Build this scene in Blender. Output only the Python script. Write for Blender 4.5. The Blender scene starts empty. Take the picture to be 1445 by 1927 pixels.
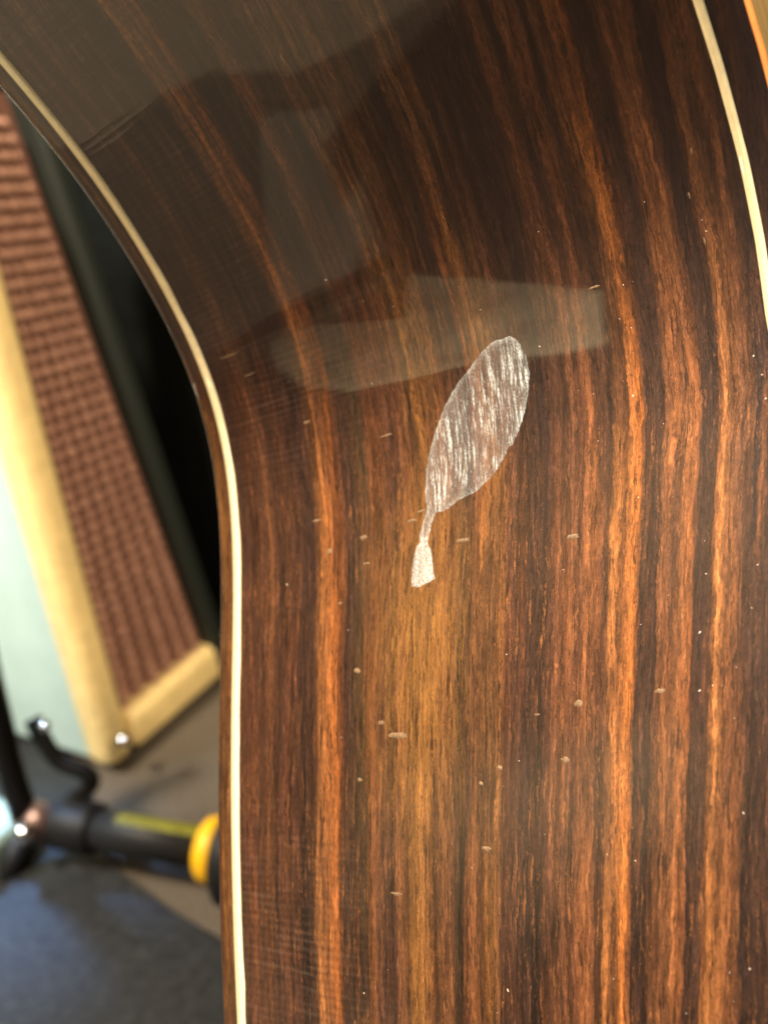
import bpy, bmesh, math, random
import numpy as np
from mathutils import Vector, Matrix, geometry

scene = bpy.context.scene
COL = scene.collection
random.seed(7)

# ---------------------------------------------------------------- camera
# camera axes expressed in the world: x = right of the room, y = away, z = up
E1 = np.array([.4440, .3630, -.8192]); E1 /= np.linalg.norm(E1)
E3 = np.array([-.0679, .9253, .3731]); E3 -= E3 @ E1 * E1; E3 /= np.linalg.norm(E3)
EX = np.cross(E1, E3)
ROT = np.array([EX, E1, E3])              # camera-frame vector -> world vector
CAM_H = 0.542
CAM = np.array([0.0, 0.0, CAM_H])
F_PX = 1550.0

def c2w(p):
    return Vector(ROT @ np.asarray(p, float) + CAM)

cam_data = bpy.data.cameras.new('camera')
cam_data.sensor_fit = 'VERTICAL'
cam_data.sensor_height = 24.0
cam_data.sensor_width = 18.0
cam_data.lens = 24.0 * F_PX / 1927.0
cam_data.clip_start = 0.005
cam_data.clip_end = 100.0
cam_data.dof.use_dof = True
cam_data.dof.focus_distance = 0.117
cam_data.dof.aperture_fstop = cam_data.lens / 1.95
cam = bpy.data.objects.new('camera', cam_data)
COL.objects.link(cam)
M = Matrix([list(ROT[i]) + [CAM[i]] for i in range(3)] + [[0, 0, 0, 1]])
cam.matrix_world = M
scene.camera = cam

# ---------------------------------------------------------------- world, exposure
world = bpy.data.worlds.new('World')
scene.world = world
world.use_nodes = True
bg = world.node_tree.nodes['Background']
bg.inputs[0].default_value = (0.80, 0.86, 1.0, 1)
bg.inputs[1].default_value = 0.05
scene.view_settings.view_transform = 'Standard'
scene.view_settings.look = 'None'
scene.view_settings.gamma = 1
scene.view_settings.exposure = 0.0
scene.render.engine = 'CYCLES'
scene.cycles.max_bounces = 8

def area_lamp(name, loc, target, size, power, color, spread=180):
    d = bpy.data.lights.new(name, 'AREA')
    d.shape = 'DISK'; d.size = size; d.energy = power; d.color = color
    d.spread = math.radians(spread)
    o = bpy.data.objects.new(name, d); COL.objects.link(o)
    o.location = loc
    o.rotation_euler = (Vector(target) - Vector(loc)).to_track_quat('-Z', 'Y').to_euler()
    return o

area_lamp('ceiling_lamp', (-0.72, -0.82, 2.45), (-0.15, 0.0, 0.5), 0.35, 132, (1.0, 0.84, 0.64))
area_lamp('shop_lamp', (1.30, 0.10, 1.70), (-0.05, 0.65, 0.2), 0.30, 62, (1.0, 0.80, 0.54))
area_lamp('front_fill', (0.16, -1.02, 1.12), (0.0, 0.12, 0.5), 0.22, 0.6, (1.0, 0.82, 0.60), 90)  # unseen fill added to even out the light along the side
area_lamp('amber_fill', (-0.98, -0.62, 1.52), (0.0, 0.12, 0.50), 0.14, 1.1, (1.0, 0.52, 0.13), 50)  # unseen source added for a golden sheen on the wood
area_lamp('side_fill', (-0.84, -0.30, 0.39), (-0.06, 0.09, 0.64), 0.08, 0.05, (1.0, 0.86, 0.62), 16)  # unseen fill added to brighten the upper cream line at the back edge
area_lamp('panel_fill', (-1.3, -0.2, 1.15), (-0.62, 0.62, 0.22), 0.3, 2.0, (0.96, 1.0, 0.96), 50)  # unseen fill added to brighten the aqua panel; no window stands there
area_lamp('rear_fill', (-1.05, -1.25, 2.62), (-1.2, -2.3, 0.9), 0.35, 36, (1.0, 0.90, 0.70), 74)  # unseen source added to light the cream shape mirrored in the lacquer
area_lamp('blue_fill', (-0.779, 0.416, 0.60), (-0.544, 0.326, 0.0), 0.05, 0.20, (0.25, 0.5, 1.0), 26)  # made-up blue source added to tint the floor at lower left
PROFILE = [(-0.95, -0.850244), (-0.93, -0.850856), (-0.91, -0.851538), (-0.89, -0.852291), (-0.87, -0.853114), (-0.85, -0.854007), (-0.83, -0.85497), (-0.81, -0.856004), (-0.79, -0.857107), (-0.77, -0.858281), (-0.75, -0.859525), (-0.73, -0.86084), (-0.71, -0.862225), (-0.69, -0.863679), (-0.67, -0.865205), (-0.65, -0.8668), (-0.63, -0.868465), (-0.61, -0.870201), (-0.59, -0.872007), (-0.57, -0.873884), (-0.55, -0.87583), (-0.53, -0.877848), (-0.51, -0.879937), (-0.49, -0.882101), (-0.47, -0.884341), (-0.45, -0.88666), (-0.43, -0.88906), (-0.41, -0.891542), (-0.39, -0.894105), (-0.37, -0.896747), (-0.35, -0.899469), (-0.33, -0.902269), (-0.31, -0.905149), (-0.29, -0.908109), (-0.27, -0.911154), (-0.25, -0.914285), (-0.23, -0.917506), (-0.21, -0.920817), (-0.19, -0.924218), (-0.17, -0.927706), (-0.15, -0.931275), (-0.13, -0.934913), (-0.11, -0.938605), (-0.09, -0.942331), (-0.07, -0.946067), (-0.05, -0.949785), (-0.03, -0.953456), (-0.01, -0.957048), (0.01, -0.960528), (0.03, -0.963863), (0.05, -0.967017), (0.07, -0.969955), (0.09, -0.972644), (0.11, -0.975051), (0.13, -0.977144), (0.15, -0.978888), (0.17, -0.980247), (0.19, -0.981182), (0.21, -0.981649), (0.23, -0.981601), (0.25, -0.980989), (0.27, -0.979763), (0.29, -0.977875), (0.31, -0.97528), (0.33, -0.971934), (0.35, -0.967799), (0.37, -0.962842), (0.39, -0.957038), (0.41, -0.950374), (0.43, -0.942844), (0.45, -0.934459), (0.47, -0.925238), (0.49, -0.915215), (0.51, -0.904432), (0.53, -0.892932), (0.55, -0.880753), (0.57, -0.867919), (0.59, -0.854431), (0.61, -0.840266), (0.63, -0.825377), (0.65, -0.809697), (0.67, -0.79315), (0.69, -0.775655), (0.71, -0.757144), (0.73, -0.737564), (0.75, -0.71689), (0.77, -0.695133), (0.79, -0.672345), (0.81, -0.64862), (0.83, -0.624088), (0.85, -0.598905), (0.87, -0.57323), (0.89, -0.547218), (0.91, -0.521003), (0.93, -0.494695), (0.95, -0.468377), (0.97, -0.442104), (0.99, -0.415911), (1.01, -0.389815), (1.03, -0.363823), (1.05, -0.337934), (1.07, -0.312149), (1.09, -0.286466), (1.11, -0.260884), (1.13, -0.235404), (1.15, -0.210025), (1.17, -0.184747), (1.19, -0.159571), (1.21, -0.134496), (1.23, -0.109523), (1.25, -0.084651), (1.27, -0.059881), (1.29, -0.035212), (1.31, -0.010644), (1.33, 0.013822), (1.35, 0.038186), (1.37, 0.062449), (1.39, 0.086611), (1.41, 0.110671), (1.43, 0.13463), (1.45, 0.158488)]
LEAF = [(0.3107, 0.5466), (0.3057, 0.554), (0.2993, 0.559), (0.2889, 0.5619), (0.2786, 0.5639), (0.2686, 0.5649), (0.257, 0.5647), (0.246, 0.5624), (0.2369, 0.5598), (0.2261, 0.5559), (0.2154, 0.5519), (0.2065, 0.5479), (0.1977, 0.5437), (0.1856, 0.5365), (0.1772, 0.53), (0.1703, 0.5257), (0.1669, 0.5187), (0.1581, 0.5132), (0.1515, 0.5068), (0.1406, 0.4967), (0.1341, 0.4892), (0.1296, 0.4819), (0.1234, 0.4722), (0.1172, 0.4624), (0.1147, 0.4484), (0.1128, 0.4366), (0.1074, 0.4266), (0.1036, 0.419), (0.101, 0.4068), (0.1001, 0.3971), (0.0908, 0.3909), (0.0811, 0.3871), (0.0714, 0.3836), (0.0595, 0.3805), (0.0519, 0.3839), (0.0445, 0.3858), (0.0364, 0.3858), (0.0281, 0.3872), (0.0181, 0.3868), (0.0098, 0.389), (0.0077, 0.3818), (0.0054, 0.3756), (0.0038, 0.3682), (0.0011, 0.3606), (0.0043, 0.3497), (0.0144, 0.3505), (0.0265, 0.3517), (0.0406, 0.3542), (0.0505, 0.3574), (0.0581, 0.3617), (0.0635, 0.3675), (0.0738, 0.3677), (0.0835, 0.3724), (0.0913, 0.3754), (0.099, 0.3793), (0.1067, 0.3829), (0.1192, 0.3827), (0.1338, 0.3832), (0.144, 0.3849), (0.1603, 0.3878), (0.1742, 0.3918), (0.186, 0.3962), (0.1974, 0.4019), (0.2087, 0.408), (0.2197, 0.4148), (0.2335, 0.4232), (0.245, 0.4315), (0.2542, 0.4405), (0.2633, 0.4495), (0.2743, 0.4626), (0.2813, 0.4746), (0.2916, 0.4886), (0.3017, 0.5024), (0.3074, 0.5139), (0.3111, 0.5249), (0.31, 0.5356)]
SCUFFS = [(0.1249, 0.1781, 0.0139, 0.0025), (0.085, 0.2673, 0.0088, 0.0043), (0.096, 0.3564, 0.0125, 0.0027), (0.107, 0.3728, 0.0117, 0.003), (0.056, 0.4366, 0.0141, 0.0033), (0.0373, 0.5952, 0.0104, 0.0039), (0.0736, 0.2016, 0.0063, 0.0057), (-0.1769, 0.2898, 0.0083, 0.0043), (-0.1612, 0.5837, 0.006, 0.0055), (-0.224, 0.5608, 0.0075, 0.0054), (-0.3291, 0.445, 0.0076, 0.0043), (-0.3941, 0.302, 0.0105, 0.0026), (-0.1947, 0.319, 0.0221, 0.0048), (0.2272, 0.3254, 0.0139, 0.0023), (0.3348, 0.6709, 0.0082, 0.0024), (0.4175, 0.0619, 0.0323, 0.0012), (0.3797, 0.0921, 0.0184, 0.0011), (0.6885, 0.39, 0.0027, 0.0092), (-0.1499, 0.6816, 0.0072, 0.0041), (-0.1047, 0.2494, 0.0068, 0.0052), (-0.2339, 0.4721, 0.0052, 0.0037), (-0.2533, 0.4438, 0.0047, 0.0032), (-0.2527, 0.2493, 0.0075, 0.0035), (0.2805, 0.1825, 0.0096, 0.0024), (0.4367, 0.8135, 0.0016, 0.0049), (0.3434, 0.8045, 0.0013, 0.006), (0.3958, 0.8, 0.0017, 0.0046), (0.0466, 0.2718, 0.0079, 0.0023), (-0.0059, 0.2195, 0.0052, 0.0024), (-0.1719, 0.5286, 0.005, 0.0015)]
SPECKS = [(0.4629, 0.2953), (0.4188, 0.3437), (0.3981, 0.3881), (0.355, 0.5161), (0.4187, 0.621), (0.3269, 0.7172), (0.3268, 0.7054), (0.3068, 0.3188), (0.3054, 0.3332), (0.3496, 0.1657), (0.2895, 0.6925), (0.2861, 0.5854), (0.2177, 0.6258), (0.194, 0.6917), (0.4065, 0.7518), (0.3666, 0.8069), (0.3537, 0.8086), (0.1813, 0.8359), (0.1493, 0.6412), (0.051, 0.6575), (0.0092, 0.7504), (-0.046, 0.7035), (-0.1426, 0.712), (0.034, 0.112), (-0.308, 0.5265), (-0.4297, 0.7198), (-0.4567, 0.7202), (-0.476, 0.6696), (-0.5136, 0.4411), (-0.3296, 0.6338), (-0.275, 0.7547), (-0.1467, 0.74), (-0.0756, 0.6682), (-0.0898, 0.7332), (0.1541, 0.8355), (0.0714, 0.6814), (-0.1289, 0.7669), (0.2042, 0.8307), (-0.0013, 0.5782), (0.1522, 0.7225), (-0.1515, 0.7255), (-0.1018, 0.7484), (-0.3529, 0.422), (-0.0242, 0.8019), (-0.4236, 0.7402), (-0.1959, 0.2179), (-0.4542, 0.5935), (0.2087, 0.6438), (-0.0977, 0.4921), (-0.4863, 0.4587), (0.1772, 0.3966), (-0.2256, 0.4997), (-0.1809, 0.7581), (-0.4886, 0.2809), (-0.2551, 0.4755), (0.1626, 0.4989), (-0.3253, 0.6016), (-0.0462, 0.2339), (0.2283, 0.4149), (-0.5236, 0.238), (-0.0272, 0.7475), (0.2748, 0.7042), (-0.1474, 0.7497), (0.0646, 0.7218), (0.0486, 0.406), (-0.0688, 0.79), (-0.4842, 0.4586), (-0.0385, 0.7567), (-0.3764, 0.3233), (0.035, 0.1505), (-0.4224, 0.6933), (0.3475, 0.3277), (-0.2097, 0.6713), (-0.0959, 0.277), (-0.2883, 0.109), (-0.2784, 0.4983), (-0.232, 0.1278), (-0.0966, 0.3929), (-0.2202, 0.3573), (-0.2054, 0.5337), (0.233, 0.12), (0.0496, 0.1121), (0.2613, 0.5192), (-0.1001, 0.6093), (-0.1884, 0.4872), (-0.1858, 0.7553), (0.313, 0.1732), (0.0378, 0.64), (-0.1224, 0.6618), (-0.3129, 0.3865), (0.1422, 0.2357), (-0.0095, 0.3296), (-0.3467, 0.7196), (-0.2167, 0.6899), (0.1737, 0.0465), (-0.4379, 0.465), (-0.144, 0.385), (0.0081, 0.7315), (-0.1888, 0.6503), (-0.216, 0.5028), (0.2599, 0.5219), (-0.4571, 0.6992), (-0.0007, 0.7215), (-0.3279, 0.5647), (-0.3783, 0.096), (-0.522, 0.1106)]
# ---------------------------------------------------------------- node helpers
class NT:
    def __init__(self, name):
        self.m = bpy.data.materials.new(name); self.m.use_nodes = True
        self.t = self.m.node_tree; self.t.nodes.clear()
        self.out = self.t.nodes.new('ShaderNodeOutputMaterial')
        self.p = self.t.nodes.new('ShaderNodeBsdfPrincipled')
        self.t.links.new(self.p.outputs[0], self.out.inputs[0])
    def put(self, sock, v):
        if hasattr(v, 'is_linked'): self.t.links.new(v, sock)
        elif v is not None:
            if isinstance(v, (tuple, list)) and len(v) == 3 and sock.type == 'RGBA': v = (*v, 1)
            sock.default_value = v
    def n(self, typ, ins=None, **kw):
        x = self.t.nodes.new(typ)
        for k, v in kw.items(): setattr(x, k, v)
        for k, v in (ins or {}).items(): self.put(x.inputs[k], v)
        return x
    def math(self, op, a, b=None, c=None, clamp=False):
        x = self.n('ShaderNodeMath', operation=op, use_clamp=clamp)
        self.put(x.inputs[0], a)
        if b is not None: self.put(x.inputs[1], b)
        if c is not None: self.put(x.inputs[2], c)
        return x.outputs[0]
    def comb(self, x, y, z=0.0): return self.n('ShaderNodeCombineXYZ', {0: x, 1: y, 2: z}).outputs[0]
    def noise(self, vec, scale, detail=2.0, rough=.5, dist=0.0):
        return self.n('ShaderNodeTexNoise', {'Vector': vec, 'Scale': scale, 'Detail': detail, 'Roughness': rough, 'Distortion': dist}).outputs[0]
    def mapr(self, v, a, b, c, d, smooth=False):
        x = self.n('ShaderNodeMapRange', {0: v, 1: a, 2: b, 3: c, 4: d})
        if smooth: x.interpolation_type = 'SMOOTHSTEP'
        return x.outputs[0]
    def ramp(self, f, stops, interp='LINEAR'):
        x = self.n('ShaderNodeValToRGB', {0: f}); r = x.color_ramp; r.interpolation = interp
        while len(r.elements) > 1: r.elements.remove(r.elements[-1])
        r.elements[0].position = stops[0][0]; r.elements[0].color = (*stops[0][1], 1)
        for p, c in stops[1:]:
            e = r.elements.new(p); e.color = (*c, 1)
        return x.outputs[0]
    def mix(self, f, a, b, mode='MIX'):
        x = self.n('ShaderNodeMix', data_type='RGBA', blend_type=mode)
        self.put(x.inputs[0], f); self.put(x.inputs[6], a); self.put(x.inputs[7], b)
        return x.outputs[2]
    def bump(self, h, strength, dist):
        return self.n('ShaderNodeBump', {'Strength': strength, 'Distance': dist, 'Height': h}).outputs[0]
    def sep(self, v): return self.n('ShaderNodeSeparateXYZ', {0: v}).outputs

def simple(name, col, rough=.5, metal=0.0, noise=None, bump=None, coat=0.0, spec=.5):
    k = NT(name); p = k.p
    base = col
    co = k.n('ShaderNodeTexCoord').outputs['Object']
    if noise:
        sc, lo, hi = noise
        f = k.noise(co, sc, 4, .6)
        base = k.mix(k.mapr(f, .3, .7, 0, 1), tuple(c * lo for c in col), tuple(c * hi for c in col))
    k.put(p.inputs['Base Color'], base)
    p.inputs['Roughness'].default_value = rough; p.inputs['Metallic'].default_value = metal
    p.inputs['Coat Weight'].default_value = coat; p.inputs['Coat Roughness'].default_value = .05
    p.inputs['Specular IOR Level'].default_value = spec
    if bump: k.put(p.inputs['Normal'], k.bump(k.noise(co, bump[0], 3), bump[1], bump[2]))
    return k.m

# ---------------------------------------------------------------- object helpers
def link(name, mesh, mat=None, parent=None, smooth=True):
    o = bpy.data.objects.new(name, mesh); COL.objects.link(o)
    if mat: mesh.materials.append(mat)
    if parent: o.parent = parent
    if smooth: mesh.polygons.foreach_set('use_smooth', [True] * len(mesh.polygons))
    return o
def mesh_from(name, verts, faces, mat=None, parent=None, smooth=True, uv=None):
    me = bpy.data.meshes.new(name); me.from_pydata([tuple(v) for v in verts], [], faces); me.update()
    if uv is not None:
        l = me.uv_layers.new(name='UVMap'); idx = np.empty(len(me.loops), int); me.loops.foreach_get('vertex_index', idx)
        l.data.foreach_set('uv', np.asarray(uv, np.float32)[idx].ravel())
    return link(name, me, mat, parent, smooth)
def bm_obj(name, bm, mat, parent=None, smooth=True):
    me = bpy.data.meshes.new(name); bm.to_mesh(me); bm.free()
    return link(name, me, mat, parent, smooth)
def thing(name, label, cat, loc=(0, 0, 0), group=None):
    o = bpy.data.objects.new(name, None); COL.objects.link(o); o.location = loc; o.empty_display_size = .02
    return tag(o, label, cat, group)
def tag(o, label, cat, group=None):
    o['label'] = label; o['category'] = cat
    if group: o['group'] = group
    return o
def struct(o, label=None):
    o['kind'] = 'structure'
    if label: o['label'] = label
    return o
def hexa(bm, c8):
    v = [bm.verts.new(tuple(c)) for c in c8]
    for f in ((0, 3, 2, 1), (4, 5, 6, 7), (0, 1, 5, 4), (1, 2, 6, 5), (2, 3, 7, 6), (3, 0, 4, 7)): bm.faces.new([v[i] for i in f])
    return v
def box_axes(o, a, b, c):
    o, a, b, c = map(np.asarray, (o, a, b, c))
    return [o, o + a, o + a + b, o + b, o + c, o + a + c, o + a + b + c, o + b + c]
def bevel(bm, off, seg=3):
    bmesh.ops.recalc_face_normals(bm, faces=bm.faces[:])
    bmesh.ops.bevel(bm, geom=bm.edges[:], offset=off, segments=seg, affect='EDGES', profile=.5)
def tube(bm, pts, rad, seg=20, cap=True):
    pts = [Vector(p) for p in pts]; rad = rad if isinstance(rad, (list, tuple)) else [rad] * len(pts)
    rings = []; up = Vector((0.13, 0.2, 1))
    for i, p in enumerate(pts):
        t = (pts[min(i + 1, len(pts) - 1)] - pts[max(i - 1, 0)]).normalized()
        a = t.cross(up).normalized(); b = t.cross(a)
        rings.append([bm.verts.new(p + (a * math.cos(2 * math.pi * j / seg) + b * math.sin(2 * math.pi * j / seg)) * rad[i]) for j in range(seg)])
    for r0, r1 in zip(rings, rings[1:]):
        for j in range(seg): bm.faces.new((r0[j], r0[(j + 1) % seg], r1[(j + 1) % seg], r1[j]))
    if cap: bm.faces.new(rings[0][::-1]); bm.faces.new(rings[-1])
    bmesh.ops.recalc_face_normals(bm, faces=bm.faces[:])
def smooth_path(pts, n=8):
    P = [np.array(p, float) for p in pts]; out = []
    for i in range(len(P) - 1):
        p0 = P[max(i - 1, 0)]; p1 = P[i]; p2 = P[i + 1]; p3 = P[min(i + 2, len(P) - 1)]
        for k in range(n):
            t = k / n
            out.append(.5 * ((2 * p1) + (-p0 + p2) * t + (2 * p0 - 5 * p1 + 4 * p2 - p3) * t * t + (-p0 + 3 * p1 - 3 * p2 + p3) * t ** 3))
    out.append(P[-1]); return out

# ================================================================ THE ROOM
k = NT('carpet'); co = k.n('ShaderNodeTexCoord').outputs['Object']
x, y, z = k.sep(co)
f = k.noise(co, 260, 3, .7); g = k.noise(co, 9, 3, .5)
cc = k.mix(k.mapr(f, .3, .7, 0, 1), (.035, .027, .019), (.165, .130, .092))
cc = k.mix(k.mapr(g, .35, .65, 0, .5), cc, (.07, .057, .042))
k.put(k.p.inputs['Base Color'], cc); k.p.inputs['Roughness'].default_value = .9
k.put(k.p.inputs['Normal'], k.bump(f, .8, .004)); CARPET = k.m
struct(mesh_from('floor', [(-4, -5, 0), (4, -5, 0), (4, 3, 0), (-4, 3, 0)], [(0, 1, 2, 3)], CARPET, smooth=False), 'brown grey flecked carpet')
WALLM = simple('wall_paint', (.13, .11, .085), .8, noise=(3, .85, 1.1))
CEIL = simple('ceiling_paint', (.32, .32, .32), .8)
struct(mesh_from('wall_left', [(-4, -5, 0), (-4, 3, 0), (-4, 3, 2.7), (-4, -5, 2.7)], [(0, 1, 2, 3)], WALLM, smooth=False))
struct(mesh_from('wall_right', [(4, -5, 0), (4, 3, 0), (4, 3, 2.7), (4, -5, 2.7)], [(0, 3, 2, 1)], WALLM, smooth=False))
struct(mesh_from('wall_back', [(-4, -5, 0), (4, -5, 0), (4, -5, 2.7), (-4, -5, 2.7)], [(0, 3, 2, 1)], WALLM, smooth=False))
struct(mesh_from('wall_far', [(-4, 3, 0), (4, 3, 0), (4, 3, 2.7), (-4, 3, 2.7)], [(0, 1, 2, 3)], WALLM, smooth=False))
struct(mesh_from('ceiling', [(-4, -5, 2.7), (4, -5, 2.7), (4, 3, 2.7), (-4, 3, 2.7)], [(0, 3, 2, 1)], CEIL, smooth=False))

# ================================================================ THE GUITAR
U = 0.115                                    # one profile unit in metres (side about 10 cm deep)
WV = np.array([0.8007185592, 0.1664419408, 0.5754536204])
YV = np.array([-0.1351584415, 0.9860512564, -0.0970953246]); YV -= YV @ WV * WV; YV /= np.linalg.norm(YV)
NV = np.cross(WV, YV)
PY = np.array([p[0] for p in PROFILE]); PN = np.array([p[1] for p in PROFILE])
YY = np.linspace(-3.4, 1.4, 961)
# cubic resample of the profile table
def cub(xq):
    h = PY[1] - PY[0]; i = np.clip(((xq - PY[0]) / h).astype(int), 1, len(PY) - 3); t = (xq - PY[i]) / h
    p0, p1, p2, p3 = PN[i - 1], PN[i], PN[i + 1], PN[i + 2]
    # uniform cubic B-spline keeps the curvature continuous
    return ((1 - t) ** 3 * p0 + (3 * t ** 3 - 6 * t ** 2 + 4) * p1 + (-3 * t ** 3 + 3 * t ** 2 + 3 * t + 1) * p2 + t ** 3 * p3) / 6
NN = cub(np.maximum(YY, -.80))
sl_ = (cub(np.array([-.80]))[0] - cub(np.array([-.82]))[0]) / .02
dd = np.maximum(0, -.80 - YY); NN = NN - sl_ * dd - .06 * dd ** 3      # lower bout, below the frame
NN = NN + 0.0;  DN = np.gradient(NN, YY)
ARC = np.r_[0, np.cumsum(np.hypot(np.diff(YY), np.diff(NN)))]
def prof(yq): return np.interp(yq, YY, NN), np.interp(yq, YY, DN), np.interp(yq, YY, ARC)
def S(yq, v, lift=0.0):
    n, s, a = prof(yq)
    q = 1 / math.sqrt(1 + s * s)
    c = YV * (yq - s * q * lift) + NV * (n + q * lift) + WV * (v - 1)
    return ROT @ (c * U) + CAM
def grain_q(yq, v):
    return v * (1 + (.24 if yq < .17 else .10) * (.17 - yq))
RVX = [-3.4, -.2, .245, .327, .410, .497, .558, .8, 1.4]; RVY = [.851, .852, .8542, .859, .8612, .8604, .8578, .853, .85]
def rv(yq): return float(np.interp(yq, RVX, RVY))
def strip(name, vfun, mat, parent, liftfun=None, ncol=2, ys=YY, uvf=grain_q):
    V = []; UVs = []; Fc = []
    for a in ys:
        cols = vfun(a, ncol)
        for j, v in enumerate(cols):
            V.append(S(a, v, liftfun(a, j, ncol) if liftfun else 0)); UVs.append((uvf(a, v), float(prof(a)[2])))
    m = len(cols)
    for i in range(len(ys) - 1):
        for j in range(m - 1):
            q = i * m + j; Fc.append((q, q + 1, q + m + 1, q + m))
    return mesh_from(name, V, Fc, mat, parent, uv=UVs)

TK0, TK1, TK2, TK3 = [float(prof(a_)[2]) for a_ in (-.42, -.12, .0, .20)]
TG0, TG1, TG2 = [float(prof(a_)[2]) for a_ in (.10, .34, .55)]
TH0, TH1 = [float(prof(a_)[2]) for a_ in (.10, .33)]
TA, TB, TC, TD = [float(prof(a_)[2]) for a_ in (-.46, -.22, .12, .34)]
def rosewood(name, shift=0.0, chip=False):
    k = NT(name); p = k.p
    uv = k.n('ShaderNodeUVMap').outputs[0]
    s, t, _ = k.sep(uv)
    s = k.math('ADD', s, shift)
    # slow wander, medium wobble and the ragged edge of each grain band
    w1 = k.math('SUBTRACT', k.noise(k.comb(k.math('MULTIPLY', s, 5.0), k.math('MULTIPLY', t, 2.2), 1.3), 1, 2), .5)
    w2 = k.math('SUBTRACT', k.noise(k.comb(k.math('MULTIPLY', s, 24.0), k.math('MULTIPLY', t, 6.5), 4.3), 1, 3, .6), .5)
    w3 = k.math('SUBTRACT', k.noise(k.comb(k.math('MULTIPLY', s, 260.0), k.math('MULTIPLY', t, 40.0), 7.7), 1, 3, .7), .5)
    q = k.math('MULTIPLY_ADD', w1, .022, s); q = k.math('MULTIPLY_ADD', w2, .0095, q); q = k.math('MULTIPLY_ADD', w3, .0125, q)
    D = (.030, .0148, .0118); D2 = (.014, .0082, .0090); B = (.068, .028, .0165); M1 = (.100, .042, .020); G = (.16, .074, .022); O = (.24, .100, .034); R = (.125, .048, .020); OL = (.036, .023, .013)
    stops = [(0, (.035, .014, .010)), (.06, B), (.075, M1), (.10, D), (.115, B), (.16, D2), (.178, D), (.19, O), (.228, (.23, .078, .022)), (.243, D), (.285, OL), (.295, R), (.325, B), (.338, D), (.352, M1), (.375, G), (.435, M1), (.45, OL), (.462, D), (.470, R), (.497, G), (.525, B)]
    stopsB = [(.52, B), (.55, D), (.575, D2), (.592, B), (.605, (.13, .052, .024)), (.625, B), (.64, (.15, .058, .024)), (.662, D), (.668, O), (.696, (.30, .105, .026)), (.702, D2), (.722, D), (.728, M1), (.738, (.17, .066, .026)), (.745, M1), (.750, (.16, .066, .028)), (.765, (.17, .062, .022)), (.768, D2), (.785, D), (.788, R), (.795, O), (.818, R), (.826, M1), (.832, D2), (.86, D), (.875, B), (.90, D), (.93, B), (.96, D)]
    c1 = k.ramp(q, stops); c2 = k.ramp(q, stopsB)
    base = k.mix(k.math('GREATER_THAN', q, .5225), c1, c2)
    # bands come and go along the length
    mod = k.noise(k.comb(k.math('MULTIPLY', q, 42.0), k.math('MULTIPLY', t, 2.1), 9.1), 1, 3, .55)
    base = k.mix(k.mapr(mod, .38, .58, .74, 0, True), base, (.032, .016, .012))
    mod2 = k.noise(k.comb(k.math('MULTIPLY', q, 60.0), k.math('MULTIPLY', t, 2.6), 2.1), 1, 3, .6)
    base = k.mix(k.mapr(mod2, .54, .72, 0, .55, True), base, (.125, .045, .018))
    # narrow continuous grain lines a millimetre or two wide
    f0 = k.noise(k.comb(k.math('MULTIPLY', q, 105.0), k.math('MULTIPLY', t, 1.1), 21.0), 1, 4, .65)
    c0 = k.mapr(f0, .34, .66, .46, 1.56)
    base = k.mix(1.0, base, k.n('ShaderNodeCombineColor', {0: c0, 1: c0, 2: c0}).outputs[0], 'MULTIPLY')
    # fine fibre streaks
    f1 = k.noise(k.comb(k.math('MULTIPLY', q, 420.0), k.math('MULTIPLY', t, 13.0), 0.0), 1, 5, .72)
    f2 = k.noise(k.comb(k.math('MULTIPLY', q, 900.0), k.math('MULTIPLY', t, 70.0), 5.0), 1, 3, .75)
    f3 = k.noise(k.comb(k.math('MULTIPLY', q, 120.0), k.math('MULTIPLY', t, 16.0), 8.0), 1, 5, .75)
    mul = k.math('MULTIPLY', k.mapr(f1, .33, .67, .22, 1.85), k.mapr(f2, .33, .67, .45, 1.6))
    mul = k.math('MULTIPLY', mul, k.mapr(f3, .3, .7, .60, 1.42))
    base = k.mix(1.0, base, k.n('ShaderNodeCombineColor', {0: mul, 1: mul, 2: mul}).outputs[0], 'MULTIPLY')
    # curl figure: faint bands about a millimetre apart across the grain, strongest near the back edge
    cw = k.noise(k.comb(k.math('MULTIPLY', s, 5.0), k.math('MULTIPLY', t, 9.0), 2.0), 1, 2)
    ph = k.math('MULTIPLY_ADD', t, 2 * math.pi / .0105, k.math('MULTIPLY', cw, 9.0))
    cn = k.noise(k.comb(k.math('MULTIPLY', s, 11.0), k.math('MULTIPLY', t, 100.0), 1.0), 1, 2, .5)
    curl = k.math('ADD', k.math('MULTIPLY', k.math('SINE', ph), .5), k.math('MULTIPLY', k.math('SUBTRACT', cn, .5), 3.0))
    tm = k.math('MAXIMUM', k.mapr(t, TA, TB, 1, 0, True), k.mapr(t, TC, TD, 0, 1, True))
    amp_ = k.math('MULTIPLY', k.mapr(s, .12, .44, 1, 0, True), k.math('MULTIPLY', tm, k.mapr(cw, .35, .6, .35, 1.1)))
    cm = k.math('MULTIPLY_ADD', k.math('MULTIPLY', curl, amp_), .32, 1.0)
    base = k.mix(1.0, base, k.n('ShaderNodeCombineColor', {0: cm, 1: cm, 2: cm}).outputs[0], 'MULTIPLY')
    cg = k.math('MULTIPLY', k.math('MULTIPLY', k.mapr(curl, .1, .9, 0, 1), amp_), .26)
    base = k.mix(cg, base, (.12, .095, .08))
    # short golden glints painted into the colour, gathered in clumps
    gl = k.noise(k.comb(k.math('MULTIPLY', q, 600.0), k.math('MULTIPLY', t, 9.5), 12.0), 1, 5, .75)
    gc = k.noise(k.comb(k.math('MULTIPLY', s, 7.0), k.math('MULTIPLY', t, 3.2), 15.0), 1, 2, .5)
    gz = k.mapr(t, TG0, TG1, 1, .25, True)
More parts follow.
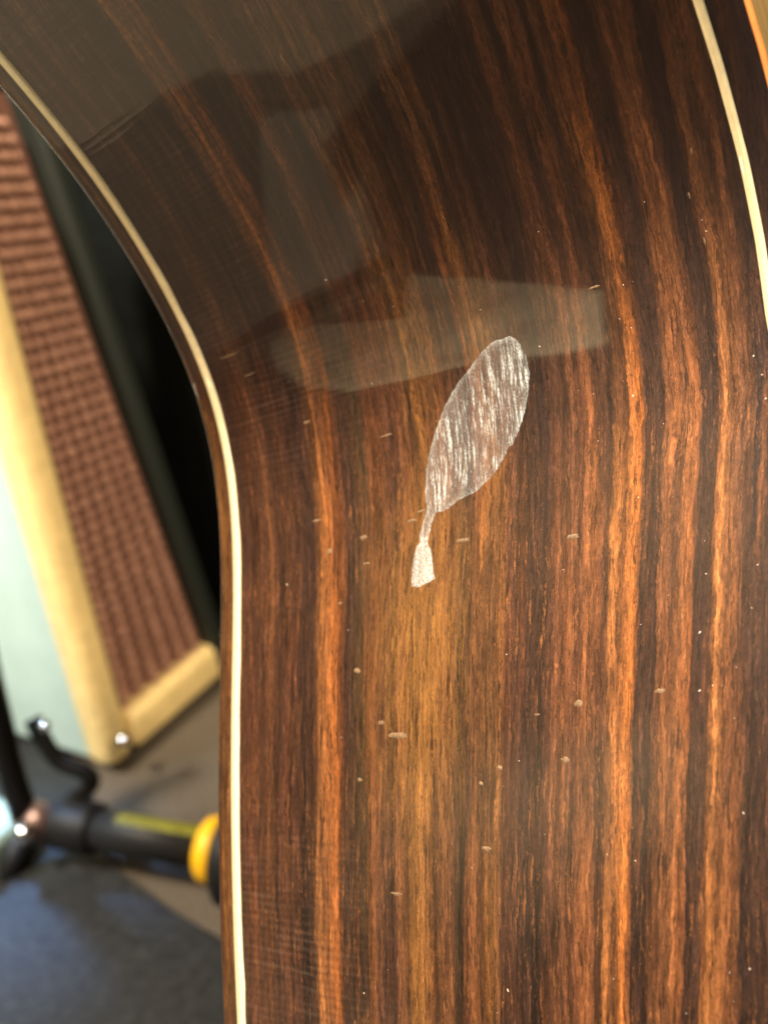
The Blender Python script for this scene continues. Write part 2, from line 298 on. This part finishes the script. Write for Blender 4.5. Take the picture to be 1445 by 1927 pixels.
    gm = k.math('MULTIPLY', k.math('MULTIPLY', k.mapr(gl, .54, .66, 0, 1, True), k.mapr(gc, .38, .58, .25, 1)), gz)
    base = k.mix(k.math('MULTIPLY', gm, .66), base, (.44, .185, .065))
    gold_sheen = k.math('MULTIPLY', k.math('MULTIPLY', k.mapr(s, .24, .37, 0, 1, True), k.mapr(s, .38, .52, 1, 0, True)), k.math('MULTIPLY', k.mapr(t, TK0, TK1, 0, 1, True), k.mapr(t, TK2, TK3, 1, 0, True)))  # golden sheen painted into the wood colour below the chip
    gold_sheen = k.math('MULTIPLY', gold_sheen, k.mapr(gl, .42, .60, .08, 1, True))
    base = k.mix(k.math('MULTIPLY', gold_sheen, .58), base, (.42, .215, .055))
    top_shade = k.math('MULTIPLY', k.mapr(t, TG0, TG2, 0, .9, True), k.mapr(mod2, .35, .6, 1, .6))  # upper wood darkened in the colour to stand in for shade
    base = k.mix(top_shade, base, (.013, .0062, .0082))
    # open pores: short dark dashes along the grain, in clusters
    po = k.noise(k.comb(k.math('MULTIPLY', q, 300.0), k.math('MULTIPLY', t, 15.0), 3.0), 1, 2, .5)
    cl = k.noise(k.comb(k.math('MULTIPLY', q, 9.0), k.math('MULTIPLY', t, 3.0), 6.0), 1, 2, .5)
    pm = k.math('MULTIPLY', k.mapr(po, .60, .66, 0, 1, True), k.mapr(cl, .35, .6, .35, 1))
    base = k.mix(k.math('MULTIPLY', pm, .8), base, (.012, .006, .005))
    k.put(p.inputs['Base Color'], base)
    p.inputs['Roughness'].default_value = .40
    p.inputs['Metallic'].default_value = .28
    p.inputs['Anisotropic'].default_value = .75
    tg = k.n('ShaderNodeTangent', direction_type='UV_MAP'); k.put(p.inputs['Tangent'], tg.outputs[0]); p.inputs['Anisotropic Rotation'].default_value = .25
    p.inputs['Specular IOR Level'].default_value = .3
    p.inputs['Coat Weight'].default_value = 1.0
    p.inputs['Coat IOR'].default_value = 1.62
    k.put(p.inputs['Coat Roughness'], k.math('MULTIPLY_ADD', k.noise(k.comb(k.math('MULTIPLY', s, 3.0), k.math('MULTIPLY', t, 3.0), 0), 1, 3), .04, k.mapr(t, TH0, TH1, .17, .002, True)))
    k.put(p.inputs['Normal'], k.bump(k.math('ADD', f1, k.math('MULTIPLY', po, -.6)), .6, .00014))
    # the lacquer lies in faint waves across the side
    rp = k.noise(k.comb(k.math('MULTIPLY', s, 3.0), k.math('MULTIPLY', t, 26.0), 0), 1, 1, .4)
    k.put(p.inputs['Coat Normal'], k.bump(k.math('MULTIPLY_ADD', k.math('MULTIPLY', curl, amp_), .12, rp), .10, .00012))
    if chip:
        # bare, frosted patch: the grain shows as pale broken streaks
        st = k.noise(k.comb(k.math('MULTIPLY', s, 210.0), k.math('MULTIPLY', t, 14.0), 2.0), 1, 3, .65)
        st2 = k.noise(k.comb(k.math('MULTIPLY', s, 60.0), k.math('MULTIPLY', t, 9.0), 5.0), 1, 2, .6)
        spk = k.noise(k.comb(k.math('MULTIPLY', s, 420.0), k.math('MULTIPLY', t, 260.0), 2.0), 1, 3, .7)
        e = k.n('ShaderNodeAttribute', attribute_name='rim').outputs['Fac']
        grey = k.mix(k.mapr(st2, .35, .65, 0, 1), (.115, .108, .115), (.26, .245, .255))
        b2 = k.mix(.36, base, grey)
        st3 = k.noise(k.comb(k.math('MULTIPLY', s, 420.0), k.math('MULTIPLY', t, 34.0), 9.0), 1, 3, .7)
        big = k.noise(k.comb(k.math('MULTIPLY', s, 16.0), k.math('MULTIPLY', t, 12.0), 3.0), 1, 2, .6)
        w = k.math('MULTIPLY', k.mapr(st, .52, .63, 0, 1, True), k.mapr(spk, .40, .58, .25, 1))
        w = k.math('MAXIMUM', w, k.math('MULTIPLY', k.mapr(st3, .55, .66, 0, 1, True), .7))
        w = k.math('MULTIPLY', w, k.mapr(big, .34, .50, .25, 1, True))
        w = k.math('MAXIMUM', w, k.math('MULTIPLY', k.mapr(spk, .60, .68, 0, 1, True), .35))
        w = k.math('MAXIMUM', w, k.math('MULTIPLY', k.math('MULTIPLY', e, k.mapr(spk, .36, .60, .05, 1)), k.mapr(st2, .38, .6, .35, 1)))
        b2 = k.mix(k.math("MULTIPLY", w, .88), b2, (.76, .90, 1.0))
        p.inputs['Metallic'].default_value = 0.0; p.inputs['Anisotropic'].default_value = 0.0
        k.put(p.inputs['Base Color'], b2)
        p.inputs['Coat Weight'].default_value = .25
        p.inputs['Roughness'].default_value = .5
        k.put(p.inputs['Normal'], k.bump(k.math('ADD', st, spk), .9, .00025))
    return k.m
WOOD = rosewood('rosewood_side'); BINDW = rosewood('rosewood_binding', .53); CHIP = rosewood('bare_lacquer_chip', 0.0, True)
CREAM = simple('cream_purfling', (.88, .82, .56), .45, noise=(900, .86, 1.06), coat=1.0)
AMBER = simple('amber_top_edge', (.85, .30, .07), .35, noise=(300, .8, 1.15), coat=1.0)
k = NT('spruce_top'); uvn = k.n('ShaderNodeUVMap').outputs[0]; s_, t_, _ = k.sep(uvn)
ln = k.noise(k.comb(k.math('MULTIPLY', s_, 40.0), k.math('MULTIPLY', t_, 2.0)), 1, 3)
k.put(k.p.inputs['Base Color'], k.mix(k.mapr(ln, .35, .65, 0, 1), (.80, .50, .16), (.92, .66, .30)))
k.p.inputs['Roughness'].default_value = .35; k.p.inputs['Coat Weight'].default_value = 1.0; SPRUCE = k.m

base_pt = S(-.2, .43)
guitar = thing('acoustic_guitar', 'glossy dark rosewood acoustic guitar side with cream lines and a leaf shaped lacquer chip', 'guitar', tuple(base_pt))
def own(o):
    o.matrix_parent_inverse = Matrix.Translation(guitar.location).inverted()
    return o
HB = .0062; BW = .0445
def side_cols(a, n): return list(np.linspace(.004, rv(a) - .004, n))
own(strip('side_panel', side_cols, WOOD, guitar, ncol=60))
rngp = np.random.default_rng(3)
wob = np.interp(YY, np.linspace(-.9, 1.4, 60), rngp.normal(0, .0006, 60))
def pur_l(a, n):
    d = float(np.interp(a, YY, wob)); L_ = .0082; return [-L_, -L_ * .98, L_ * .98 + d, L_ + d + .0006]
def pur_r(a, n):
    d = float(np.interp(a, YY, wob[::-1])); L_ = .0039; return [rv(a) - L_ - .0004, rv(a) - L_, rv(a) + L_ + d, rv(a) + L_ + .0004 + d]
lf = lambda a, j, n: (-.0008, .0012, .0012, -.0008)[j]
o = own(strip('purfling', pur_l, CREAM, guitar, lf)); o['label'] = 'cream line along the back edge'
o = own(strip('purfling', pur_r, CREAM, guitar, lf)); o['label'] = 'cream line along the soundboard edge'
RR = .010                                       # rounded outer corner of the bindings
ang = np.linspace(0, math.pi / 2, 7)
def bl(a, n): return [-(BW - RR) - RR * math.sin(t) for t in ang][::-1] + list(np.linspace(-(BW - RR), -.004, 5))[1:]
def bl_l(a, j, n): return [-(RR - RR * math.cos(t)) for t in ang][::-1][j] if j < 7 else 0.0
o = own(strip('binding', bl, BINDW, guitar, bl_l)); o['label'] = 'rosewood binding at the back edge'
def br(a, n): return list(np.linspace(.004, BW - RR, 5) + rv(a)) + [rv(a) + BW - RR + RR * math.sin(t) for t in ang[1:3]]
def br_l(a, j, n): return 0.0 if j < 5 else -(RR - RR * math.cos(ang[j - 4]))
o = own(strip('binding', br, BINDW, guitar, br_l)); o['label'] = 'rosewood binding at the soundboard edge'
def am(a, n): return [rv(a) + BW - RR + RR * math.sin(t) for t in ang[2:]]
def am_l(a, j, n): return -(RR - RR * math.cos(ang[j + 2]))
own(strip('top_edge', am, AMBER, guitar, am_l))
# soundboard and back plates run inwards from the edges
def plate(name, vf, mat, outward):
    dep = np.r_[np.linspace(0.0101, .2, 6), np.linspace(.3, 2.6, 10)]
    V = []; UVs = []; Fc = []; ys = YY[::4]
    for a in ys:
        n, s, t = prof(a); q = 1 / math.sqrt(1 + s * s)
        for d in dep:
            # the plate spreads inward along the guitar's body
            c = YV * (a + (s * q * RR if d < .02 else s * .0)) + NV * (n - d) + WV * (vf(a) - 1)
            V.append(ROT @ (c * U) + CAM); UVs.append((d, float(t)))
    m = len(dep)
    for i in range(len(ys) - 1):
        for j in range(m - 1):
            x = i * m + j; Fc.append((x, x + 1, x + m + 1, x + m))
    return own(mesh_from(name, V, Fc, mat, guitar, uv=UVs))
plate('soundboard', lambda a: rv(a) + BW, SPRUCE, 1)
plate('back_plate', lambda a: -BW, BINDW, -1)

# the leaf shaped chip
def in_poly(x, y, P):
    c = False; j = len(P) - 1
    for i in range(len(P)):
        if (P[i][1] > y) != (P[j][1] > y) and x < (P[j][0] - P[i][0]) * (y - P[i][1]) / (P[j][1] - P[i][1]) + P[i][0]: c = not c
        j = i
    return c
def seg_d(p, P):
    best = 9
    for i in range(len(P)):
        a = P[i]; b = P[(i + 1) % len(P)]
        ax, ay = b[0] - a[0], b[1] - a[1]; L2 = ax * ax + ay * ay + 1e-12
        t = max(0, min(1, ((p[0] - a[0]) * ax + (p[1] - a[1]) * ay) / L2))
        best = min(best, math.hypot(p[0] - a[0] - t * ax, p[1] - a[1] - t * ay))
    return best
rl = random.Random(5)
outl = []
for i in range(len(LEAF)):
    a, b = LEAF[i], LEAF[(i + 1) % len(LEAF)]
    for j in range(4):
        t = j / 4; e = .0007
        outl.append((a[0] + (b[0] - a[0]) * t + rl.uniform(-e, e), a[1] + (b[1] - a[1]) * t + rl.uniform(-e, e)))
ptsv = [Vector(p) for p in outl]; nb = len(outl)
y0, y1 = min(p[0] for p in outl), max(p[0] for p in outl); v0, v1 = min(p[1] for p in outl), max(p[1] for p in outl)
st = .0045
a = y0
while a < y1:
    v = v0
    while v < v1:
        p = (a + rl.uniform(-.001, .001), v + rl.uniform(-.001, .001))
        if in_poly(*p, outl) and seg_d(p, outl) > .0022: ptsv.append(Vector(p))
        v += st
    a += st
res = geometry.delaunay_2d_cdt(ptsv, [], [list(range(nb))], 1, 1e-7)
vs, fs = res[0], res[2]
V = []; UVs = []; rim = []
for p in vs:
    d = seg_d(p, outl)
    V.append(S(p[0], p[1], .0010 if d > .0012 else .0001)); UVs.append((grain_q(p[0], p[1]), float(prof(p[0])[2])))
    tail = 1.0 if p[0] < 0.072 else 0.0
    rim.append(max(max(0, 1 - d / .0075) * .5, tail * .72))
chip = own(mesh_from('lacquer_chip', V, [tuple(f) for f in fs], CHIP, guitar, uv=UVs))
at = chip.data.attributes.new('rim', 'FLOAT', 'POINT'); at.data.foreach_set('value', rim)
chip['label'] = 'pale leaf shaped chip with a narrow tail'

# little dents and rubs in the lacquer
RUB = simple('rubbed_lacquer', (.24, .16, .095), .6, noise=(2500, .35, 1.15), bump=(3000, .5, .0001))
for y_, v_, dv, dy in SCUFFS:
    n_ = 11; P = [];
    for i in range(n_):
        t = 2 * math.pi * i / n_; r = rl.uniform(.45, 1.0)
        P.append((y_ + dy * r * math.sin(t), v_ + dv * r * math.cos(t)))
    V = [S(y_, v_, .0007)] + [S(p[0], p[1], .0001) for p in P] + [S(y_ + (p[0] - y_) * .6, v_ + (p[1] - v_) * .6, .0006) for p in P]
    Fc = [(0, 1 + n_ + i, 1 + n_ + (i + 1) % n_) for i in range(n_)] + [(1 + n_ + i, 1 + i, 1 + (i + 1) % n_, 1 + n_ + (i + 1) % n_) for i in range(n_)]
    own(mesh_from('scuff', V, Fc, RUB, guitar))
DUST = simple('dust', (.75, .70, .66), .8)
bm = bmesh.new()
for y_, v_ in SPECKS[:66]:
    r = rl.choice([.0004, .0005, .0006, .0010]); c = S(y_, v_, r * .4)
    el = rl.uniform(.6, 2.2); an = rl.uniform(0, 3.14)
    ring = []
    for i in range(6):
        t = i * math.pi / 3; a_ = r * math.cos(t) * el; b_ = r * math.sin(t) * .7
        ring.append(bm.verts.new(tuple(S(y_ + a_ * math.sin(an) + b_ * math.cos(an), v_ + a_ * math.cos(an) - b_ * math.sin(an), .0001))))
    tp = bm.verts.new(tuple(S(y_, v_, r)))
    for i in range(6): bm.faces.new((ring[i], ring[(i + 1) % 6], tp))
o = own(bm_obj('dust_specks', bm, DUST, guitar)); o['kind'] = 'stuff'

# ================================================================ AMPLIFIER CABINET
# world axes: +y runs away along the grille side, -x runs left along the painted panel, +z up
def px(x_, y_, depth):
    return np.array(c2w(((x_ - 722.5) / F_PX * depth, -(y_ - 963.5) / F_PX * depth, -depth)))
def on_floor(x_, y_, h=0.0):
    d = ROT @ np.array([(x_ - 722.5) / F_PX, -(y_ - 963.5) / F_PX, -1.0])
    return CAM + d * ((h - CAM_H) / d[2])
K0 = on_floor(205, 1432, .012)
GOLD = simple('gold_vinyl', (.84, .65, .30), .42, noise=(90, .85, 1.1), bump=(900, .3, .001))
SHADE = NT('shaded_carpet'); co_ = SHADE.n('ShaderNodeTexCoord').outputs['Object']; xx_, yy_, zz_ = SHADE.sep(co_)
wl = SHADE.math('SINE', SHADE.math('MULTIPLY', SHADE.math('ADD', yy_, SHADE.math('MULTIPLY', xx_, .2)), 1500))
SHADE.put(SHADE.p.inputs['Base Color'], SHADE.mix(SHADE.mapr(SHADE.noise(co_, 140, 5, .7), .36, .64, 0, 1), (.004, .005, .006), (.028, .030, .034)))
SHADE.p.inputs['Roughness'].default_value = .6; SHADE.put(SHADE.p.inputs['Normal'], SHADE.bump(wl, .15, .0004)); SHADE = SHADE.m
sheet_pts = [on_floor(a, b_)[:2] for a, b_ in [(-900, 1500), (-160, 1330), (120, 1405), (170, 1500), (215, 1640), (330, 1725), (440, 1790), (700, 1950), (900, 2500), (-900, 2500)]]
def flat_prism(name, pts, z0, z1, mat, bev=.003):
    bm = bmesh.new(); lo = [bm.verts.new((x, y, z0)) for x, y in pts]; hi = [bm.verts.new((x, y, z1)) for x, y in pts]
    bm.faces.new(lo[::-1]); bm.faces.new(hi)
    for i in range(len(lo)): bm.faces.new((lo[i], lo[(i + 1) % len(lo)], hi[(i + 1) % len(lo)], hi[i]))
    bevel(bm, bev, 2); return bm_obj(name, bm, mat)
tag(flat_prism('shade_sheet', sheet_pts, .002, .008, SHADE, .002), 'dark sheet standing in for shaded carpet under the stand', 'mat')  # dark sheet painted in for the shade on the carpet
AQUA = simple('aqua_vinyl', (.50, .66, .64), .38, noise=(30, .93, 1.05), bump=(900, .2, .001))
MAROON = simple('maroon_cloth', (.17, .075, .052), .8, noise=(200, .7, 1.2))
CORD = simple('woven_cord', (.46, .25, .18), .6, noise=(300, .75, 1.2))
CHROME = simple('chrome', (.85, .87, .9), .12, 1.0)
BLACK = simple('black_plastic', (.008, .008, .009), .55, spec=.25)
BLACKV = simple('black_vinyl', (.006, .007, .006), .9, spec=.08, noise=(60, .7, 1.2))
amp = thing('amplifier_cabinet', 'aqua and gold amplifier cabinet with maroon beaded grille standing on the carpet behind the guitar', 'amplifier', tuple(K0))
def ao(o):
    o.parent = amp; o.matrix_parent_inverse = Matrix.Translation(amp.location).inverted(); return o
PW = .036; HT = .62; GL = .19; taper = .058
X = np.array([1., 0, 0]); Y = np.array([0, 1., 0]); Z = np.array([0, 0, 1.])
ZC = Z + X * -.062
def abox(name, o_, a, b, c, mat, bev=.008, seg=4):
    bm = bmesh.new(); hexa(bm, box_axes(o_, a, b, c)); bevel(bm, bev, seg); return ao(bm_obj(name, bm, mat))
abox('corner_post', K0 + X * -PW * .5 + Y * -PW * .35, X * PW, Y * PW, ZC * HT, GOLD, .013, 5)
abox('side_panel', K0 + X * -.50 + Y * -.006, X * (.50 - PW * .45), Y * .03, ZC * HT, AQUA, .006)
abox('bottom_rail', K0 + X * -.012 + Y * (PW * .66), X * .030, Y * (GL - PW * .4), Z * .046, GOLD, .010, 4)
# grille: a wedge shaped cloth that narrows towards the top, strung with beaded cords
zs = np.linspace(.030, HT, 24)
V = []; Fc = []
def gw(z_): return GL - taper * (z_ / .42)
for z_ in zs:
    V.append(K0 + X * .002 + Y * .01 + ZC * z_); V.append(K0 + X * .002 + Y * (gw(z_)) + ZC * z_)
for i in range(len(zs) - 1): Fc.append((2 * i, 2 * i + 1, 2 * i + 3, 2 * i + 2))
ao(mesh_from('grille_cloth', V, Fc, MAROON, smooth=False))
for i in range(6):
    bm = bmesh.new(); yb = PW * .66 + .010
    z_ = .045; cnt = 0
    while z_ < HT - .02:
        yy = yb + i * (gw(z_) - .036 - yb) / 5
        r = .0056 * rl.uniform(.82, 1.12)
        mtx = Matrix.Translation(Vector(tuple(K0 + X * .006 + Y * (yy + rl.uniform(-.0010, .0010)) + ZC * z_))) @ Matrix.Diagonal((.6, 1.0 + (gw(z_) - .12) * 4, .95, 1))
        bmesh.ops.create_icosphere(bm, subdivisions=1, radius=r, matrix=mtx)
        z_ += .0128
    if len(bm.verts): ao(bm_obj('beaded_cord', bm, CORD))
    else: bm.free()
bm = bmesh.new()
e0 = K0 + Y * (gw(.0) - .022) + X * -.03; e1_ = K0 + Y * (gw(HT) - .022) + X * -.03 + ZC * HT
hexa(bm, [e0, e0 + X * .054, e0 + X * .054 + Y * .020, e0 + Y * .020, e1_, e1_ + X * .054, e1_ + X * .054 + Y * .020, e1_ + Y * .020]); bevel(bm, .004, 3)
ao(bm_obj('edge_frame', bm, simple('dark_green_frame', (.010, .015, .012), .6)))
abox('end_panel', K0 + X * -.30 + Y * (GL + .0), X * .29, Y * .012, Z * .03, BLACKV, .003)
bm = bmesh.new(); bmesh.ops.create_uvsphere(bm, u_segments=20, v_segments=12, radius=.0065, matrix=Matrix.Translation(Vector(tuple(px(233, 1392, .80)))))
ao(bm_obj('corner_screw', bm, CHROME))

# black case behind, filling the gap between amplifier and guitar
cA = on_floor(398, 1262, 0)
bm = bmesh.new(); hexa(bm, box_axes(K0 + Y * (GL + .03) + X * -.25 - Z * .010, X * .9, Y * .25, Z * 1.0)); bevel(bm, .012, 3)
case = bm_obj('equipment_case', bm, BLACKV); tag(case, 'black case standing upright in shadow between the amplifier and the guitar', 'case')

# ================================================================ GUITAR STAND
hub = px(62, 1548, .715)
stand = thing('tripod_stand', 'black tube stand with yellow collar and chrome bolt lying across the carpet', 'stand', tuple(hub))
def so(o): o.parent = stand; o.matrix_parent_inverse = Matrix.Translation(stand.location).inverted(); return o
YEL = simple('yellow_plastic', (.78, .42, .008), .45)
k = NT('stand_tube'); co = k.n('ShaderNodeTexCoord').outputs['Object']
k.put(k.p.inputs['Base Color'], (.012, .012, .012)); k.p.inputs['Roughness'].default_value = .5; k.p.inputs['Specular IOR Level'].default_value = .2; TUBEM = k.m
LIME = simple('lime_band', (.20, .19, .015), .5, noise=(400, .2, 1.2))
A_ = px(112, 1548, .715); B_ = px(398, 1598, .665)
bm = bmesh.new(); tube(bm, [A_, B_], .0162, 28); so(bm_obj('tube', bm, TUBEM))
ax = (B_ - A_); ax /= np.linalg.norm(ax)
bm = bmesh.new(); tube(bm, [A_ - ax * .008, A_ + ax * .002, A_ + ax * .038, A_ + ax * .042], [.017, .0215, .0215, .018], 28); so(bm_obj('clamp', bm, BLACK))
# yellow-green band on the upper side of the tube
up = np.cross(ax, np.cross(Z, ax)); up /= np.linalg.norm(up); sd = np.cross(ax, up)
V = []; Fc = []
for i in range(14):
    c = A_ + (B_ - A_) * (.42 + .54 * i / 13)
    for j in range(7):
        t = math.radians(-85 + 17 * j); V.append(c + (up * math.cos(t) + sd * math.sin(t)) * .0165)
for i in range(13):
    for j in range(6): x_ = i * 7 + j; Fc.append((x_, x_ + 1, x_ + 8, x_ + 7))
so(mesh_from('tube_band', V, Fc, LIME))
bm = bmesh.new(); tube(bm, [B_ - ax * .005, B_ - ax * .003, B_ + ax * .012], [.0175, .0250, .0280], 32); so(bm_obj('collar', bm, YEL))
bm = bmesh.new(); tube(bm, [B_ + ax * .0165, B_ + ax * .020, B_ + ax * .036], [.036, .040, .038], 32); so(bm_obj('end_disc', bm, BLACK))
bm = bmesh.new(); tube(bm, [px(50, 1530, .700), px(100, 1560, .712)], [.014, .017], 20); so(bm_obj('joint', bm, simple('bronze_joint', (.16, .10, .085), .35, .6)))
bm = bmesh.new(); bmesh.ops.create_uvsphere(bm, u_segments=24, v_segments=14, radius=.0085, matrix=Matrix.Translation(Vector(tuple(px(47, 1567, .685)))))
so(bm_obj('bolt', bm, CHROME))
bm = bmesh.new(); tube(bm, [px(-70, 1050, .60), px(-30, 1250, .65), px(28, 1480, .70), px(48, 1535, .71)], .0115, 20); so(bm_obj('leg', bm, BLACK))
bm = bmesh.new(); tube(bm, [px(50, 1570, .71), px(10, 1650, .715), px(-60, 1780, .72)], .0105, 20); so(bm_obj('leg', bm, BLACK))
hook = smooth_path([px(62, 1352, .70), px(82, 1392, .70), px(112, 1432, .705), px(160, 1452, .71), px(172, 1475, .715), px(140, 1503, .72), px(92, 1530, .72)], 6)
bm = bmesh.new(); tube(bm, hook, .0074, 16); so(bm_obj('yoke', bm, BLACK))
bm = bmesh.new(); bmesh.ops.create_uvsphere(bm, u_segments=20, v_segments=12, radius=.0050, matrix=Matrix.Translation(Vector(tuple(px(84, 1366, .690)))))
so(bm_obj('yoke_tip', bm, CHROME))

# pale green case at the left edge
bm = bmesh.new(); q0 = on_floor(-12, 1690, 0)
hexa(bm, box_axes(q0 - X * .3, X * .3 , Y * .06, Z * .05)); bevel(bm, .012, 4)
tag(bm_obj('storage_case', bm, simple('pale_green_vinyl', (.36, .48, .40), .5)), 'pale green low case at the left edge beside the stand leg', 'case')

# ================================================================ unseen shapes added for the lacquer to mirror (left of and behind the camera)
def ribbed(name, axis, pitch, lo, hi, cross=.011):
    k = NT(name); co = k.n('ShaderNodeTexCoord').outputs['Object']; x, y, z = k.sep(co)
    a_ = k.math('ADD', k.math('ADD', k.math('MULTIPLY', x, axis[0]), k.math('MULTIPLY', y, axis[1])), k.math('MULTIPLY', z, axis[2]))
    c_ = k.math('ADD', k.math('MULTIPLY', x, axis[1] + axis[2]), k.math('MULTIPLY', y, -axis[0]))
    nz = k.noise(co, 60, 2)
    w_ = k.math('SINE', k.math('MULTIPLY_ADD', a_, 2 * math.pi / pitch, k.math('MULTIPLY', nz, 2.5)))
    w2 = k.math('SINE', k.math('MULTIPLY', c_, 2 * math.pi / cross))
    h_ = k.math('MULTIPLY', k.mapr(w_, -.8, .8, 0, 1), k.mapr(w2, -1, 1, .7, 1))
    k.put(k.p.inputs['Base Color'], k.mix(h_, lo, hi)); k.p.inputs['Roughness'].default_value = .8
    return k.m
RIB_SHAPE = ribbed('reflection_ribbed', (.8, .6, 0), .014, (.10, .085, .06), (.52, .45, .34))
tag(flat_prism('reflection_ribbed', [(-.80, -.50), (-.755, -.59), (-.68, -.655), (-.63, -.72), (-.62, -.86), (-.57, -.98), (-.43, -1.10), (-.12, -1.14), (-.12, -.40), (-.8, -.40)], .003, .008, RIB_SHAPE, .001), 'unseen cream ribbed shape on the floor, added for its reflection', 'reflection shape')  # outline shaped for the pale reflection at the upper left of the side
tag(flat_prism('reflection_grey', [(-.70, -.86), (-1.0, -1.1), (-1.6, -1.72), (-1.5, -2.0), (-1.1, -1.6), (-.68, -1.03)], .003, .011, simple('reflection_grey', (.17, .16, .13), .9)), 'unseen grey shape on the carpet, added for its reflection', 'mat')  # added grey shape for one soft patch in the lacquer reflection
BEN = ribbed('ribbed_bench_cloth', (0, 0, 1), .040, (.10, .08, .055), (.62, .53, .36))
def polar(az, d, z_): return np.array([d * math.cos(math.radians(az)), d * math.sin(math.radians(az)), z_])
def az_prism(name, pts, d0, d1, mat, bev=.02):
    bm = bmesh.new(); f0 = [bm.verts.new(tuple(polar(a, d0, e))) for a, e in pts]
    f1 = [bm.verts.new(tuple(polar(a, d1, e))) for a, e in pts]
    bm.faces.new(f0); bm.faces.new(f1[::-1])
    for i in range(len(f0)): bm.faces.new((f0[i], f1[i], f1[(i + 1) % len(f0)], f0[(i + 1) % len(f0)]))
    bevel(bm, bev, 3); return bm_obj(name, bm, mat)
CRM = simple('reflection_cream', (.46, .40, .27), .8, noise=(5, .5, 1.2))
tag(az_prism('reflection_cream', [(-123.8, .19), (-122, .35), (-120.5, .61), (-119, .85), (-117.9, 1.05), (-120.5, 1.26), (-122.8, 1.43), (-125.4, 1.32), (-127.8, 1.17), (-130.8, 1.04), (-134.0, .93), (-137, .80), (-138.2, .60), (-137.5, .38), (-136, .20), (-134.6, .14), (-133.2, .13), (-130.7, .31), (-128, .51)], 2.5, 2.62, CRM, .006), 'unseen cream shape across the room, added for its reflection', 'board')  # outline shaped so its reflection falls as a pale patch at the waist
# unseen dark shape behind the camera, added for its black reflection
pts2 = [(-111.6, 0), (-119.5, 0), (-122.4, .04), (-124.7, .12), (-125.8, .22), (-126.1, .32), (-123.3, .50), (-121.6, .64), (-119.6, .81), (-116.1, .99), (-113, 1.12), (-105, 1.24), (-96, 1.22), (-92, 0)]
bm = bmesh.new(); f0 = [bm.verts.new(tuple(polar(a, 1.30, z_))) for a, z_ in pts2]; f1 = [bm.verts.new(tuple(polar(a, 1.52, z_))) for a, z_ in pts2]
bm.faces.new(f0); bm.faces.new(f1[::-1])
for i in range(len(f0)): bm.faces.new((f0[i], f1[i], f1[(i + 1) % len(f0)], f0[(i + 1) % len(f0)]))
bevel(bm, .006, 2)
tag(bm_obj('reflection_dark', bm, BLACKV), 'unseen black shape behind the camera, added for its reflection', 'bag')
